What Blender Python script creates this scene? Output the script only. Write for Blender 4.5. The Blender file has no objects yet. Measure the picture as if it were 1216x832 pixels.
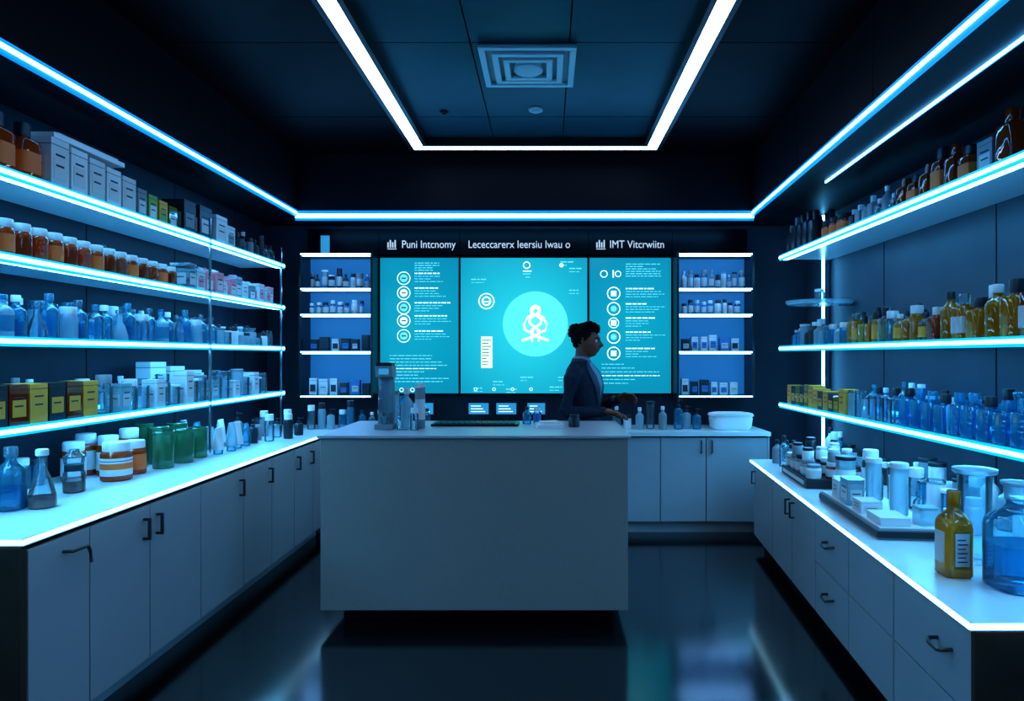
import bpy, math, random
import mathutils
from mathutils import Matrix, Vector
R = random.Random(7)
scn = bpy.context.scene
col = scn.collection

# ------------------------------------------------------------------ materials
def newmat(name):
    m = bpy.data.materials.new(name); m.use_nodes = True
    nt = m.node_tree
    return m, nt, nt.nodes["Principled BSDF"], nt.nodes["Material Output"]

def pbr(name, c, rough=0.5, metal=0.0, noise=0.0, scale=8.0, bump=0.0, spec=0.5):
    m, nt, b, o = newmat(name)
    b.inputs["Base Color"].default_value = (*c, 1)
    b.inputs["Roughness"].default_value = rough
    b.inputs["Metallic"].default_value = metal
    b.inputs["Specular IOR Level"].default_value = spec
    if noise or bump:
        tc = nt.nodes.new("ShaderNodeTexCoord")
        n = nt.nodes.new("ShaderNodeTexNoise"); n.inputs["Scale"].default_value = scale
        n.inputs["Detail"].default_value = 5
        nt.links.new(tc.outputs["Object"], n.inputs["Vector"])
        if noise:
            r = nt.nodes.new("ShaderNodeValToRGB")
            r.color_ramp.elements[0].position = 0.3; r.color_ramp.elements[1].position = 0.7
            r.color_ramp.elements[0].color = (*[x*(1-noise) for x in c], 1)
            r.color_ramp.elements[1].color = (*[min(1, x*(1+noise)) for x in c], 1)
            nt.links.new(n.outputs["Fac"], r.inputs["Fac"])
            nt.links.new(r.outputs["Color"], b.inputs["Base Color"])
        if bump:
            bp = nt.nodes.new("ShaderNodeBump"); bp.inputs["Strength"].default_value = bump
            bp.inputs["Distance"].default_value = 0.01
            nt.links.new(n.outputs["Fac"], bp.inputs["Height"])
            nt.links.new(bp.outputs["Normal"], b.inputs["Normal"])
    return m

def emis(name, c, s):
    m, nt, b, o = newmat(name)
    b.inputs["Base Color"].default_value = (*[min(1, x)*.3 for x in c], 1)
    b.inputs["Emission Color"].default_value = (*c, 1)
    b.inputs["Emission Strength"].default_value = s
    b.inputs["Roughness"].default_value = 0.4
    return m

def glass(name, c, dens=0.5, rough=0.05, edge=.95, tint=.70):
    m, nt, b, o = newmat(name)
    b.inputs["Base Color"].default_value = (*c, 1)
    b.inputs["Roughness"].default_value = rough
    b.inputs["Specular IOR Level"].default_value = 1.0
    tr = nt.nodes.new("ShaderNodeBsdfTransparent")
    tr.inputs["Color"].default_value = (*[(1-tint)+tint*x for x in c], 1)
    tl = nt.nodes.new("ShaderNodeBsdfTranslucent"); tl.inputs["Color"].default_value = (*c, 1)
    m1 = nt.nodes.new("ShaderNodeMixShader"); m1.inputs[0].default_value = 0.5
    nt.links.new(b.outputs[0], m1.inputs[1]); nt.links.new(tl.outputs[0], m1.inputs[2])
    lw = nt.nodes.new("ShaderNodeLayerWeight"); lw.inputs["Blend"].default_value = 0.2
    mr = nt.nodes.new("ShaderNodeMapRange")
    mr.inputs["To Min"].default_value = dens; mr.inputs["To Max"].default_value = edge
    nt.links.new(lw.outputs["Facing"], mr.inputs["Value"])
    m2 = nt.nodes.new("ShaderNodeMixShader")
    nt.links.new(mr.outputs[0], m2.inputs[0])
    nt.links.new(tr.outputs[0], m2.inputs[1]); nt.links.new(m1.outputs[0], m2.inputs[2])
    gl = nt.nodes.new("ShaderNodeBsdfGlossy"); gl.inputs["Roughness"].default_value = rough
    fr = nt.nodes.new("ShaderNodeFresnel"); fr.inputs["IOR"].default_value = 1.5
    m3 = nt.nodes.new("ShaderNodeMixShader")
    nt.links.new(fr.outputs[0], m3.inputs[0]); nt.links.new(m2.outputs[0], m3.inputs[1]); nt.links.new(gl.outputs[0], m3.inputs[2])
    nt.links.new(m3.outputs[0], o.inputs["Surface"])
    return m

M = {}
M['wall'] = pbr("wall_paint_navy", (0.018, 0.025, 0.042), 0.5, noise=0.12, scale=3, spec=.2)
M['wallR'] = pbr("wall_panel_bluegrey", (0.070, 0.080, 0.11), 0.42, noise=0.1, scale=3, spec=.25)
M['soffit'] = pbr("soffit_black", (0.007, 0.009, 0.015), 0.5, spec=.08)
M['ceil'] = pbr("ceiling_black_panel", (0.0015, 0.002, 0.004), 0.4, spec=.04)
M['ceilt'] = pbr("ceiling_panel_teal_reflection", (0.006, 0.042, 0.062), 0.35, noise=0.3, scale=1.5, spec=.12)  # teal reflected onto the dark ceiling, put into the base colour
M['groove'] = pbr("groove_black", (0.002, 0.002, 0.003), 0.8)
M['black'] = pbr("black_plastic", (0.008, 0.009, 0.011), 0.35)
M['blackgl'] = pbr("black_glass", (0.003, 0.004, 0.007), 0.25, spec=.08)
M['cab'] = pbr("cabinet_laminate", (0.43, 0.43, 0.47), 0.45, noise=0.04, scale=2)
M['desk'] = pbr("desk_laminate", (0.36, 0.29, 0.27), 0.5, noise=0.03, scale=60)
M['desktop'] = pbr("desk_top_laminate", (0.50, 0.48, 0.54), 0.3)
M['top'] = pbr("counter_top", (0.78, 0.80, 0.82), 0.25)
M['brown'] = pbr("end_panel_brown", (0.06, 0.032, 0.022), 0.5, noise=0.3, scale=5)
M['steel'] = pbr("steel", (0.35, 0.37, 0.4), 0.25, 1.0)
M['handle'] = pbr("handle_dark_steel", (0.12, 0.13, 0.14), 0.3, 1.0)
M['shelf'] = pbr("shelf_acrylic", (0.65, 0.75, 0.8), 0.25)
M['white'] = pbr("white_carton", (0.80, 0.76, 0.78), 0.5)
M['grey'] = pbr("grey_carton", (0.26, 0.26, 0.29), 0.5)
M['dark'] = pbr("dark_carton", (0.02, 0.022, 0.03), 0.4)
M['pink'] = pbr("pink_carton", (0.95, 0.28, 0.34), 0.5)
M['ylw'] = pbr("yellow_label", (0.95, 0.42, 0.05), 0.5)
M['grncart'] = pbr("green_carton", (0.25, 0.42, 0.07), 0.5)
M['orange'] = pbr("orange_label", (1.0, 0.18, 0.03), 0.5)
M['ink'] = pbr("label_ink", (0.03, 0.04, 0.06), 0.6)
M['label'] = pbr("paper_label", (0.72, 0.66, 0.66), 0.6)
M['bluelab'] = pbr("blue_label", (0.06, 0.2, 0.5), 0.5)
M['amber'] = glass("amber_glass", (1.0, 0.13, 0.006), 0.6)
M['amberD'] = glass("dark_amber_glass", (0.62, 0.085, 0.008), 0.7)
M['yell'] = glass("yellow_oil", (1.0, 0.42, 0.008), 0.55)
M['cyan'] = glass("cyan_glass", (0.12, 0.72, 1.0), 0.20, edge=.85, tint=.55)
M['cyanD'] = glass("cyan_liquid", (0.01, 0.50, 0.80), 0.42, edge=.9, tint=.8)
M['clear'] = glass("clear_glass", (0.75, 0.93, 1.0), 0.08, edge=.6)
M['frost'] = glass("frosted_glass", (0.70, 0.88, 0.96), 0.5, 0.25)
M['green'] = glass("green_glass", (0.12, 0.46, 0.24), 0.6)
M['lime'] = glass("lime_glass", (0.7, 0.6, 0.08), 0.65)
M['jug'] = glass("jug_glass", (0.20, 0.80, 1.0), 0.10, 0.03, .8, .45)
M['jugliq'] = glass("jug_liquid", (0.02, 0.50, 0.75), 0.30, 0.05, .6, .75)
M['led'] = emis("led_shelf", (0.11, 0.54, 1.0), 17)
M['ledR'] = emis("added_rear_backlight", (0.06, 0.48, 1.0), 9)  # added strips on the shelf rears, to backlight bottles and wall
M['ledH'] = emis("led_halo_blue", (0.0, 0.42, 0.9), 1.1)  # glow around the shelf strips, imitated by dim blue emissive lips
M['ledS'] = emis("led_soffit", (0.10, 0.48, 1.0), 13)
M['ledSH'] = emis("led_soffit_halo", (0.0, 0.22, 0.9), 1.1)  # blue halo beside the soffit strips, built as emissive lips
M['ledC'] = emis("led_counter", (0.35, 0.75, 1.0), 2.5)
M['ledW'] = emis("led_ceiling", (0.62, 0.82, 1.0), 6.5)
M['ledB'] = emis("led_cabinet", (0.20, 0.50, 1.0), 10)
M['scrBlue'] = emis("screen_small_blue", (0.03, 0.25, 0.5), 0.8)

def screenmat(name, c0, c1, rad):
    m, nt, b, o = newmat(name)
    tc = nt.nodes.new("ShaderNodeTexCoord")
    n = nt.nodes.new("ShaderNodeTexGradient"); n.gradient_type = 'SPHERICAL'
    mp = nt.nodes.new("ShaderNodeMapping"); mp.inputs["Scale"].default_value = (1/rad,)*3
    mp.inputs["Location"].default_value = (0, 0, -0.62/rad)
    r = nt.nodes.new("ShaderNodeValToRGB")
    r.color_ramp.elements[0].color = (*c0, 1); r.color_ramp.elements[1].color = (*c1, 1)
    nt.links.new(tc.outputs["Object"], mp.inputs["Vector"])
    nt.links.new(mp.outputs[0], n.inputs[0]); nt.links.new(n.outputs["Fac"], r.inputs["Fac"])
    nt.links.new(r.outputs[0], b.inputs["Emission Color"])
    b.inputs["Emission Strength"].default_value = .9
    b.inputs["Base Color"].default_value = (0, 0.01, 0.015, 1)
    b.inputs["Roughness"].default_value = 0.15
    b.inputs["Specular IOR Level"].default_value = 0.2
    return m
M['scr'] = screenmat("screen_teal", (0.003, 0.20, 0.34), (0.006, 0.33, 0.48), 1.0)
M['scrM'] = screenmat("screen_teal_mid", (0.004, 0.27, 0.42), (0.03, 0.60, 0.74), 0.9)
M['scrDisc'] = emis("screen_disc", (0.10, 0.72, 0.70), .9)
M['scrTxt'] = emis("screen_text", (0.7, 1.0, 1.0), 1.0)
M['scrTxtD'] = emis("screen_text_dim", (0.14, 0.66, 0.80), .9)
M['scrDk'] = emis("screen_dark_icon", (0.0, 0.08, 0.14), 0.8)
M['scrYl'] = emis("screen_yellow", (0.7, 0.95, 0.70), 0.85)
M['sign'] = emis("sign_letters", (0.55, 0.68, 0.8), 0.65)
M['cabback'] = emis("cabinet_backlight", (0.012, 0.13, 0.38), 0.7)

# floor
fm, nt, b, o = newmat("floor_polished_dark")
tc = nt.nodes.new("ShaderNodeTexCoord"); n = nt.nodes.new("ShaderNodeTexNoise")
n.inputs["Scale"].default_value = 2.5; n.inputs["Detail"].default_value = 6
mr = nt.nodes.new("ShaderNodeMapRange"); mr.inputs["To Min"].default_value = 0.08; mr.inputs["To Max"].default_value = 0.20
nt.links.new(tc.outputs["Object"], n.inputs["Vector"]); nt.links.new(n.outputs["Fac"], mr.inputs["Value"])
nt.links.new(mr.outputs[0], b.inputs["Roughness"])
b.inputs["Base Color"].default_value = (0.002, 0.005, 0.009, 1); b.inputs["IOR"].default_value = 2.3
M['floor'] = fm

# ------------------------------------------------------------------ mesh builder
class MB:
    def __init__(s, xf=None):
        s.v = []; s.f = []; s.mi = []; s.sm = []; s.mats = []; s.xf = xf
    def m(s, k):
        mat = M[k] if isinstance(k, str) else k
        if mat not in s.mats: s.mats.append(mat)
        return s.mats.index(mat)
    def add(s, vs, fs, mat, smooth=False):
        o = len(s.v)
        for p in vs:
            p = Vector(p)
            s.v.append(s.xf @ p if s.xf else p)
        k = s.m(mat)
        for f in fs:
            s.f.append([i+o for i in f]); s.mi.append(k); s.sm.append(smooth)
    def box(s, x0, x1, y0, y1, z0, z1, mat, rz=0):
        cx, cy = (x0+x1)/2, (y0+y1)/2; c, n = math.cos(rz), math.sin(rz)
        vs = []
        for z in (z0, z1):
            for x, y in ((x0, y0), (x1, y0), (x1, y1), (x0, y1)):
                dx, dy = x-cx, y-cy
                vs.append((cx+dx*c-dy*n, cy+dx*n+dy*c, z))
        s.add(vs, [(3,2,1,0),(4,5,6,7),(0,1,5,4),(1,2,6,5),(2,3,7,6),(3,0,4,7)], mat)
    def prism(s, pts, z0, z1, mat):
        n = len(pts)
        vs = [(x, y, z0) for x, y in pts]+[(x, y, z1) for x, y in pts]
        fs = [tuple(range(n-1, -1, -1)), tuple(range(n, 2*n))]+[(i, (i+1)%n, n+(i+1)%n, n+i) for i in range(n)]
        s.add(vs, fs, mat)
    def lathe(s, x, y, z, prof, mat, n=20, sq=0, fl=1.0, rz=0, caps=True):
        vs = []; fs = []
        for r, h in prof:
            for i in range(n):
                t = 2*math.pi*(i+.5)/n; c, k = math.cos(t), math.sin(t)
                q = 1.0 if not sq else (abs(c)**sq+abs(k)**sq)**(-1/sq)
                a, bb = r*q*c, r*q*k*fl
                vs.append((x+a*math.cos(rz)-bb*math.sin(rz), y+a*math.sin(rz)+bb*math.cos(rz), z+h))
        for j in range(len(prof)-1):
            for i in range(n):
                fs.append((j*n+i, j*n+(i+1)%n, (j+1)*n+(i+1)%n, (j+1)*n+i))
        if caps:
            if prof[0][0] > 1e-5: fs.append(tuple(range(n-1, -1, -1)))
            if prof[-1][0] > 1e-5: fs.append(tuple(range((len(prof)-1)*n, len(prof)*n)))
        s.add(vs, fs, mat, True)
    def path(s, pts, rad, mat, n=12, flat=1.0, up=Vector((0, 0, 1)), round_=True):
        pts = [Vector(p) for p in pts]; rings = []
        def frame(i):
            if i == 0: t = pts[1]-pts[0]
            elif i == len(pts)-1: t = pts[-1]-pts[-2]
            else: t = (pts[i+1]-pts[i]).normalized()+(pts[i]-pts[i-1]).normalized()
            t.normalize(); u = up if abs(t.dot(up)) < 0.95 else Vector((1, 0, 0))
            a = t.cross(u).normalized(); return t, a, a.cross(t).normalized()
        def ring(c, a, b2, r): rings.append([c+a*(r*math.cos(2*math.pi*i/n))+b2*(r*flat*math.sin(2*math.pi*i/n)) for i in range(n)])
        t, a, b2 = frame(0)
        if round_:
            for k in (80, 50, 25): ring(pts[0]-t*rad[0]*math.sin(math.radians(k)), a, b2, rad[0]*math.cos(math.radians(k)))
        for i, p in enumerate(pts):
            t, a, b2 = frame(i); ring(p, a, b2, rad[i])
        if round_:
            for k in (25, 50, 80): ring(pts[-1]+t*rad[-1]*math.sin(math.radians(k)), a, b2, rad[-1]*math.cos(math.radians(k)))
        vs = [v for r in rings for v in r]; fs = []
        for j in range(len(rings)-1):
            for i in range(n): fs.append((j*n+i, j*n+(i+1)%n, (j+1)*n+(i+1)%n, (j+1)*n+i))
        fs.append(tuple(range(n-1, -1, -1))); fs.append(tuple(range((len(rings)-1)*n, len(rings)*n)))
        s.add(vs, fs, mat, True)
    def build(s, name, bevel=0, parent=None, center=True):
        me = bpy.data.meshes.new(name)
        if center and s.v:
            xs = [v.x for v in s.v]; ys = [v.y for v in s.v]; zs = [v.z for v in s.v]
            c = Vector(((min(xs)+max(xs))/2, (min(ys)+max(ys))/2, min(zs)))
        else: c = Vector((0, 0, 0))
        me.from_pydata([tuple(v-c) for v in s.v], [], s.f)
        for mt in s.mats: me.materials.append(mt)
        me.polygons.foreach_set("material_index", s.mi)
        me.polygons.foreach_set("use_smooth", s.sm)
        me.update()
        ob = bpy.data.objects.new(name, me); ob.location = c; col.objects.link(ob)
        if any(s.sm):
            try: me.set_sharp_from_angle(angle=math.radians(40))
            except Exception: pass
        if bevel:
            bm = ob.modifiers.new("bevel", 'BEVEL'); bm.width = bevel; bm.segments = 2
            bm.limit_method = 'ANGLE'; bm.angle_limit = math.radians(50)
        if parent:
            ob.parent = parent; ob.location = c-parent.location
        return ob

def one(name, x0, x1, y0, y1, z0, z1, mat, bevel=0):
    m = MB(); m.box(x0, x1, y0, y1, z0, z1, mat); return m.build(name, bevel)

# ------------------------------------------------------------------ item kinds
def bottle(m, x, y, z, r, h, body, cap='white', label=None, sq=0, kind='bottle', rz=0, liq=None, n=18):
    if kind == 'bottle':
        m.lathe(x, y, z, [(r*.9, 0), (r, .02*h), (r, .58*h), (.96*r, .63*h), (.82*r, .68*h), (.6*r, .72*h), (.42*r, .755*h), (.34*r, .79*h), (.34*r, .86*h)], body, n, sq, rz=rz)
        m.lathe(x, y, z, [(.45*r, .84*h), (.45*r, .985*h), (.4*r, h)], cap, n)
        lo, hi = .15, .52
    elif kind == 'perf':
        m.lathe(x, y, z, [(r*.92, 0), (r, .02*h), (r, .66*h), (.9*r, .71*h), (.4*r, .73*h), (.36*r, .78*h)], body, n, sq or 5, rz=rz)
        m.lathe(x, y, z, [(.46*r, .77*h), (.46*r, .985*h), (.42*r, h)], cap, n, 4, rz=rz)
        lo, hi = .15, .5
    elif kind == 'jar':
        m.lathe(x, y, z, [(r*.92, 0), (r, .03*h), (r, .68*h), (.88*r, .76*h), (.8*r, .78*h)], body, n, sq)
        m.lathe(x, y, z, [(.86*r, .77*h), (.88*r, .79*h), (.88*r, .97*h), (.82*r, h)], cap, n, sq)
        lo, hi = .14, .6
    elif kind == 'flask':
        m.lathe(x, y, z, [(r*.93, 0), (r, .04*h), (.97*r, .2*h), (.62*r, .5*h), (.36*r, .62*h), (.33*r, .9*h)], body, n)
        m.lathe(x, y, z, [(.44*r, .89*h), (.46*r, .92*h), (.46*r, .98*h), (.4*r, h)], cap, n)
        lo, hi = .05, .1
    elif kind == 'pump':
        m.lathe(x, y, z, [(r*.92, 0), (r, .02*h), (r, .6*h), (.8*r, .67*h), (.4*r, .7*h), (.36*r, .74*h)], body, n, sq)
        m.lathe(x, y, z, [(.45*r, .72*h), (.45*r, .8*h), (.14*r, .81*h), (.14*r, .92*h), (.3*r, .93*h), (.3*r, h)], cap, n)
        m.box(x, x+1.1*r, y-.14*r, y+.14*r, z+.93*h, z+.975*h, cap)
        lo, hi = .12, .5
    elif kind == 'tube':
        m.lathe(x, y, z, [(.7*r, 0), (.72*r, .16*h)], cap, n)
        secs = [(.9, .9, .16), (.95, .8, .4), (.98, .5, .75), (1.0, .08, 1.0)]
        vs = []; fs = []
        for a, b2, hh in secs:
            for i in range(n):
                t = 2*math.pi*i/n; vs.append((x+r*b2*math.cos(t), y+r*a*math.sin(t), z+hh*h))
        for j in range(3):
            for i in range(n): fs.append((j*n+i, j*n+(i+1)%n, (j+1)*n+(i+1)%n, (j+1)*n+i))
        fs += [tuple(range(n-1, -1, -1)), tuple(range(3*n, 4*n))]
        m.add(vs, fs, body, True); label = None; lo = hi = 0
    elif kind == 'cyl':
        m.lathe(x, y, z, [(r*.95, 0), (r, .02*h), (r, .88*h), (r*.98, .9*h)], body, n, sq)
        m.lathe(x, y, z, [(r*1.04, .9*h), (r*1.06, .92*h), (r*1.06, .98*h), (r*.98, h)], cap, n, sq)
        lo, hi = .2, .65
    if label: m.lathe(x, y, z, [(r*1.012, lo*h), (r*1.012, hi*h)], label, n, sq or (5 if kind == 'perf' else 0), rz=rz, caps=False)
    if liq:
        k = .93
        m.lathe(x, y, z, [(r*k*.9, .012*h), (r*k, .03*h), (r*k, .42*h)], liq, n, sq or (5 if kind == 'perf' else 0), rz=rz)

def carton(m, x, y, z, dx, dy, h, mat, lab=None, side=1, rz=0, lab2=None):
    m.box(x-dx/2, x+dx/2, y-dy/2, y+dy/2, z, z+h*.86, mat, rz)
    m.box(x-dx*.49, x+dx*.49, y-dy*.49, y+dy*.49, z+h*.86, z+h*.875, 'ink', rz)
    m.box(x-dx/2, x+dx/2, y-dy/2, y+dy/2, z+h*.875, z+h, mat, rz)
    if lab:
        if side:
            xf = x+side*dx/2
            m.box(min(xf, xf+side*.0015), max(xf, xf+side*.0015), y-dy*.36, y+dy*.36, z+h*.2, z+h*.62, lab)
            m.box(min(xf, xf+side*.002), max(xf, xf+side*.002), y-dy*.25, y+dy*.25, z+h*.66, z+h*.7, 'ink')
            m.box(min(xf, xf+side*.0025), max(xf, xf+side*.0025), y-dy*.25, y+dy*.2, z+h*.45, z+h*.49, 'ink')
        m.box(x-dx*.36, x+dx*.36, y-dy/2-.0015, y-dy/2, z+h*.2, z+h*.62, lab)
        m.box(x-dx*.25, x+dx*.25, y-dy/2-.0025, y-dy/2, z+h*.45, z+h*.49, 'ink')

def filler(x, y0, y1, z, hmin, hmax, mats, caps, kinds, name, r=.036, lab=None):
    m = MB(); y = y0
    while y < y1:
        rr = r*R.uniform(.8, 1.1)
        bottle(m, x+R.uniform(-.012, .012), y, z, rr, R.uniform(hmin, hmax), R.choice(mats), R.choice(caps), lab if R.random() < .4 else None, kind=R.choice(kinds), n=12)
        y += 2*rr*1.12+.012
    m.build(name)

# ------------------------------------------------------------------ room shell
YB, YF = 6.25, -1.6
XL, XR, CZ = -2.6, 2.4, 3.2
one("floor", XL-.1, XR+.1, YF-.1, YB+.1, -.1, 0, 'floor')
one("wall_back", XL-.1, XR+.1, YB, YB+.1, 0, CZ+.1, 'wall')
one("wall_front", XL-.1, XR+.1, YF-.1, YF, 0, CZ+.1, 'wall')
m = MB(); m.box(XL-.1, XL, YF, YB, 0, CZ+.1, 'wall')
for y in (2.0, 2.9, 3.8, 4.7, 5.6): m.box(XL, XL+.002, y-.004, y+.004, 0.86, 2.7, 'groove')
m.build("wall_left")
m = MB(); m.box(XR, XR+.1, YF, YB, 0, CZ+.1, 'wallR')
for y in (1.2, 2.4, 3.6, 4.8): m.box(XR-.002, XR, y-.004, y+.004, 0.68, 2.7, 'groove')
m.build("wall_right")
m = MB(); m.box(XL-.1, XR+.1, YF-.1, YB+.1, CZ+.03, CZ+.13, 'groove')
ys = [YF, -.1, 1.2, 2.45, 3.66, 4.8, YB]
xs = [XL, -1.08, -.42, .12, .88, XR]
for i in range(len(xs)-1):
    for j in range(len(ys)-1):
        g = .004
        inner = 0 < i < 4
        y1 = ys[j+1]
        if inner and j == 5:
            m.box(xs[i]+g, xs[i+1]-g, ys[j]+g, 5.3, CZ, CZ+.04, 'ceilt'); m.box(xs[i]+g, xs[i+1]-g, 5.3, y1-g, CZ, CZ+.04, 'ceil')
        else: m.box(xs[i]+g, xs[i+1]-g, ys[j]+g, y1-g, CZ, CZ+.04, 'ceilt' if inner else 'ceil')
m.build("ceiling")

# soffits
m = MB(); m.box(XL, -2.13, YF, 5.7, 2.70, CZ, 'soffit')
for y in (.8, 2.1, 3.3, 4.5): m.box(-2.131, -2.128, y-.004, y+.004, 2.73, CZ-.005, 'groove')
m.build("soffit_left")
def rx(y): return 1.53+(y-2.27)*(0.215/3.43)
m = MB(); m.prism([(rx(YF), YF), (XR, YF), (XR, 5.7), (rx(5.7), 5.7)], 2.70, CZ, 'soffit')
for y in (.8, 2.1, 3.3, 4.5): m.box(rx(y)-.003, rx(y)+.001, y-.004, y+.004, 2.73, CZ-.005, 'groove')
m.build("soffit_right")
one("soffit_back", XL, XR, 5.702, YB, 2.70, CZ, 'soffit')
m = MB(); m.box(-2.129, -2.112, YF, 5.68, 2.672, 2.690, 'ledSH'); m.box(-2.129, -2.108, YF, 5.68, 2.690, 2.710, 'ledS'); m.box(-2.129, -2.112, YF, 5.68, 2.710, 2.728, 'ledSH'); m.build("light_strip_left")
m = MB()
def yz(o0, o1, z0, z1, mat): m.prism([(rx(YF)+o0, YF), (rx(YF)+o1, YF), (rx(5.68)+o1, 5.68), (rx(5.68)+o0, 5.68)], z0, z1, mat)
yz(-.018, -.001, 2.672, 2.690, 'ledSH'); yz(-.022, -.001, 2.690, 2.710, 'ledS'); yz(-.018, -.001, 2.710, 2.728, 'ledSH')
m.build("light_strip_right")
m = MB(); m.box(-2.128, rx(5.68), 5.684, 5.70, 2.640, 2.660, 'ledSH'); m.box(-2.128, rx(5.68), 5.681, 5.70, 2.660, 2.696, 'ledS'); m.box(-2.128, rx(5.68), 5.684, 5.70, 2.696, 2.722, 'ledSH'); m.build("light_strip_back")
m = MB(); m.prism([(1.602, -.5), (1.612, -.5), (1.922, 4.64), (1.912, 4.64)], 2.688, 2.699, 'ledS'); m.prism([(1.612, -.5), (1.622, -.5), (1.932, 4.64), (1.922, 4.64)], 2.690, 2.699, 'ledSH'); m.build("light_strip_underside")

# ceiling light frame
m = MB()
x0, x1, y0, y1, w = -1.06, .87, .2, 5.37, .085
for a, b2, c, d in ((x0, x0+w, y0, y1), (x1-w, x1, y0, y1), (x0+w, x1-w, y1-w, y1), (x0+w, x1-w, y0, y0+w)):
    m.box(a, b2, c, d, 3.14, 3.15, 'ledW')
e = .03
for a, b2, c, d in ((x0-e, x0, y0-e, y1+e), (x1, x1+e, y0-e, y1+e), (x0, x1, y1, y1+e), (x0, x1, y0-e, y0),
                    (x0+w, x0+w+e, y0+w, y1-w), (x1-w-e, x1-w, y0+w, y1-w), (x0+w+e, x1-w-e, y1-w-e, y1-w), (x0+w+e, x1-w-e, y0+w, y0+w+e)):
    m.box(a, b2, c, d, 3.138, CZ, 'black')
m.box(x0, x1, y1-w, y1, 3.15, CZ, 'black'); m.box(x0, x0+w, y0, y1, 3.15, CZ, 'black'); m.box(x1-w, x1, y0, y1, 3.15, CZ, 'black')
m.build("ceiling_light_frame")

# air vent
M['vent'] = pbr("vent_enamel", (0.42, 0.46, 0.5), 0.45)
m = MB(); vx, vy = -.11, 3.93
for k, (a, zz) in enumerate(((.27, 3.17), (.20, 3.165), (.14, 3.16))):
    t = .035
    for q in ((-a, a, -a, -a+t), (-a, a, a-t, a), (-a, -a+t, -a+t, a-t), (a-t, a, -a+t, a-t)):
        m.box(vx+q[0], vx+q[1], vy+q[2], vy+q[3], zz, zz+.018, 'vent')
m.box(vx-.26, vx+.26, vy-.26, vy+.26, 3.19, CZ, 'grey')
m.lathe(vx, vy, 3.15, [(.07, 0), (.085, .01), (.085, .045)], 'vent', 28)
m.build("ceiling_air_vent", .002)
for x, y, r in ((-.08, 4.65, .05), (-.72, 4.7, .03)):
    m = MB(); m.lathe(x, y, 3.175, [(r*.4, 0), (r*.6, .004), (r*.65, .01), (r*.95, .012), (r, .025)], 'vent' if r > .04 else 'black', 24); m.build("ceiling_downlight")  # small ceiling downlights, modelled without emission

# ------------------------------------------------------------------ side shelves
LZ = [2.255, 1.905, 1.56, 1.185]
for z in LZ:
    m = MB(); m.box(XL+.002, -2.235, 1.2, 5.70, z-.013, z+.013, 'shelf')
    m.box(-2.235, -2.22, 1.2, 5.70, z-.009, z+.009, 'led')
    m.box(-2.235, -2.223, 1.2, 5.70, z-.022, z-.009, 'ledH'); m.box(-2.235, -2.223, 1.2, 5.70, z+.009, z+.020, 'ledH')
    m.box(-2.29, -2.25, 1.2, 5.69, z-.018, z-.0135, 'led')
    m.box(XL+.004, XL+.016, 1.2, 5.69, z+.0135, z+.028, 'ledR')  # added rear strip, backlights the goods
    m.build("wall_shelf")
RZ = [2.325, 1.56, 1.085]
for z in RZ:
    m = MB(); m.box(1.975, XR-.002, .9, 5.70, z-.014, z+.014, 'shelf')
    m.box(1.96, 1.975, .9, 5.70, z-.009, z+.009, 'led')
    m.box(1.963, 1.975, .9, 5.70, z-.024, z-.009, 'ledH'); m.box(1.963, 1.975, .9, 5.70, z+.009, z+.022, 'ledH')
    m.box(1.99, 2.035, .9, 5.69, z-.019, z-.0145, 'led')
    m.box(XR-.016, XR-.004, .9, 5.69, z+.0145, z+.03, 'ledR')  # added rear strip, gives the wall its glow
    m.build("wall_shelf")
for y in (4.42, 5.6):
    m = MB(); m.box(-2.219, -2.207, y-.007, y+.007, .862, 2.4, 'steel'); m.build("upright_post")
m = MB(); m.box(2.335, 2.35, 5.71, 5.73, .0, 2.69, 'led'); m.box(2.35, 2.39, 5.705, 5.735, 0, 2.69, 'steel'); m.build("light_post")
m = MB(); m.lathe(2.14, 5.3, 1.90, [(.24, 0), (.255, .015), (.255, .03), (.1, .032)], 'frost', 36, fl=.9); m.box(2.3, XR-.002, 5.28, 5.32, 1.89, 1.92, 'steel')
bottle(m, 2.14, 5.3, 1.932, .04, .09, 'clear', 'white', None, kind='jar'); m.build("glass_bracket_shelf")

# ------------------------------------------------------------------ counters
def vhandle(m, x, y, z0, z1):
    m.box(x, x+.03, y-.006, y+.006, z1-.012, z1, 'handle')
    m.box(x, x+.03, y-.006, y+.006, z0, z0+.012, 'handle'); m.box(x+.022, x+.034, y-.007, y+.007, z0, z1, 'handle')

XW = XL+.003
m = MB()
m.box(XW, -1.86, 2.38, 5.62, .10, .815, 'groove')
m.box(XW, -1.93, 2.42, 5.62, 0, .10, 'cab')
m.box(XW, -1.84, 2.352, 2.38, 0, .83, 'brown')
m.box(XW, -1.83, 2.35, 5.628, .832, .86, 'top')
m.box(-1.83, -1.82, 2.352, 5.628, .840, .855, 'ledC'); m.box(XW, -1.82, 2.34, 2.35, .840, .855, 'ledC')
bd = [2.385, 2.71, 3.12, 3.58, 4.08, 4.5, 4.9, 5.28, 5.62]
for i in range(8):
    m.box(-1.86, -1.84, bd[i]+.003, bd[i+1]-.003, .105, .81, 'cab')
for y in (3.07, 3.17, 4.03, 4.45, 4.95, 5.23): vhandle(m, -1.84, y, .66, .76)
m.path([(-1.84, 2.56, .755), (-1.805, 2.565, .755), (-1.80, 2.64, .755), (-1.805, 2.66, .73), (-1.80, 2.66, .69)], [.007]*5, 'handle', 8)
m.build("base_cabinet_run", .002)

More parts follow.
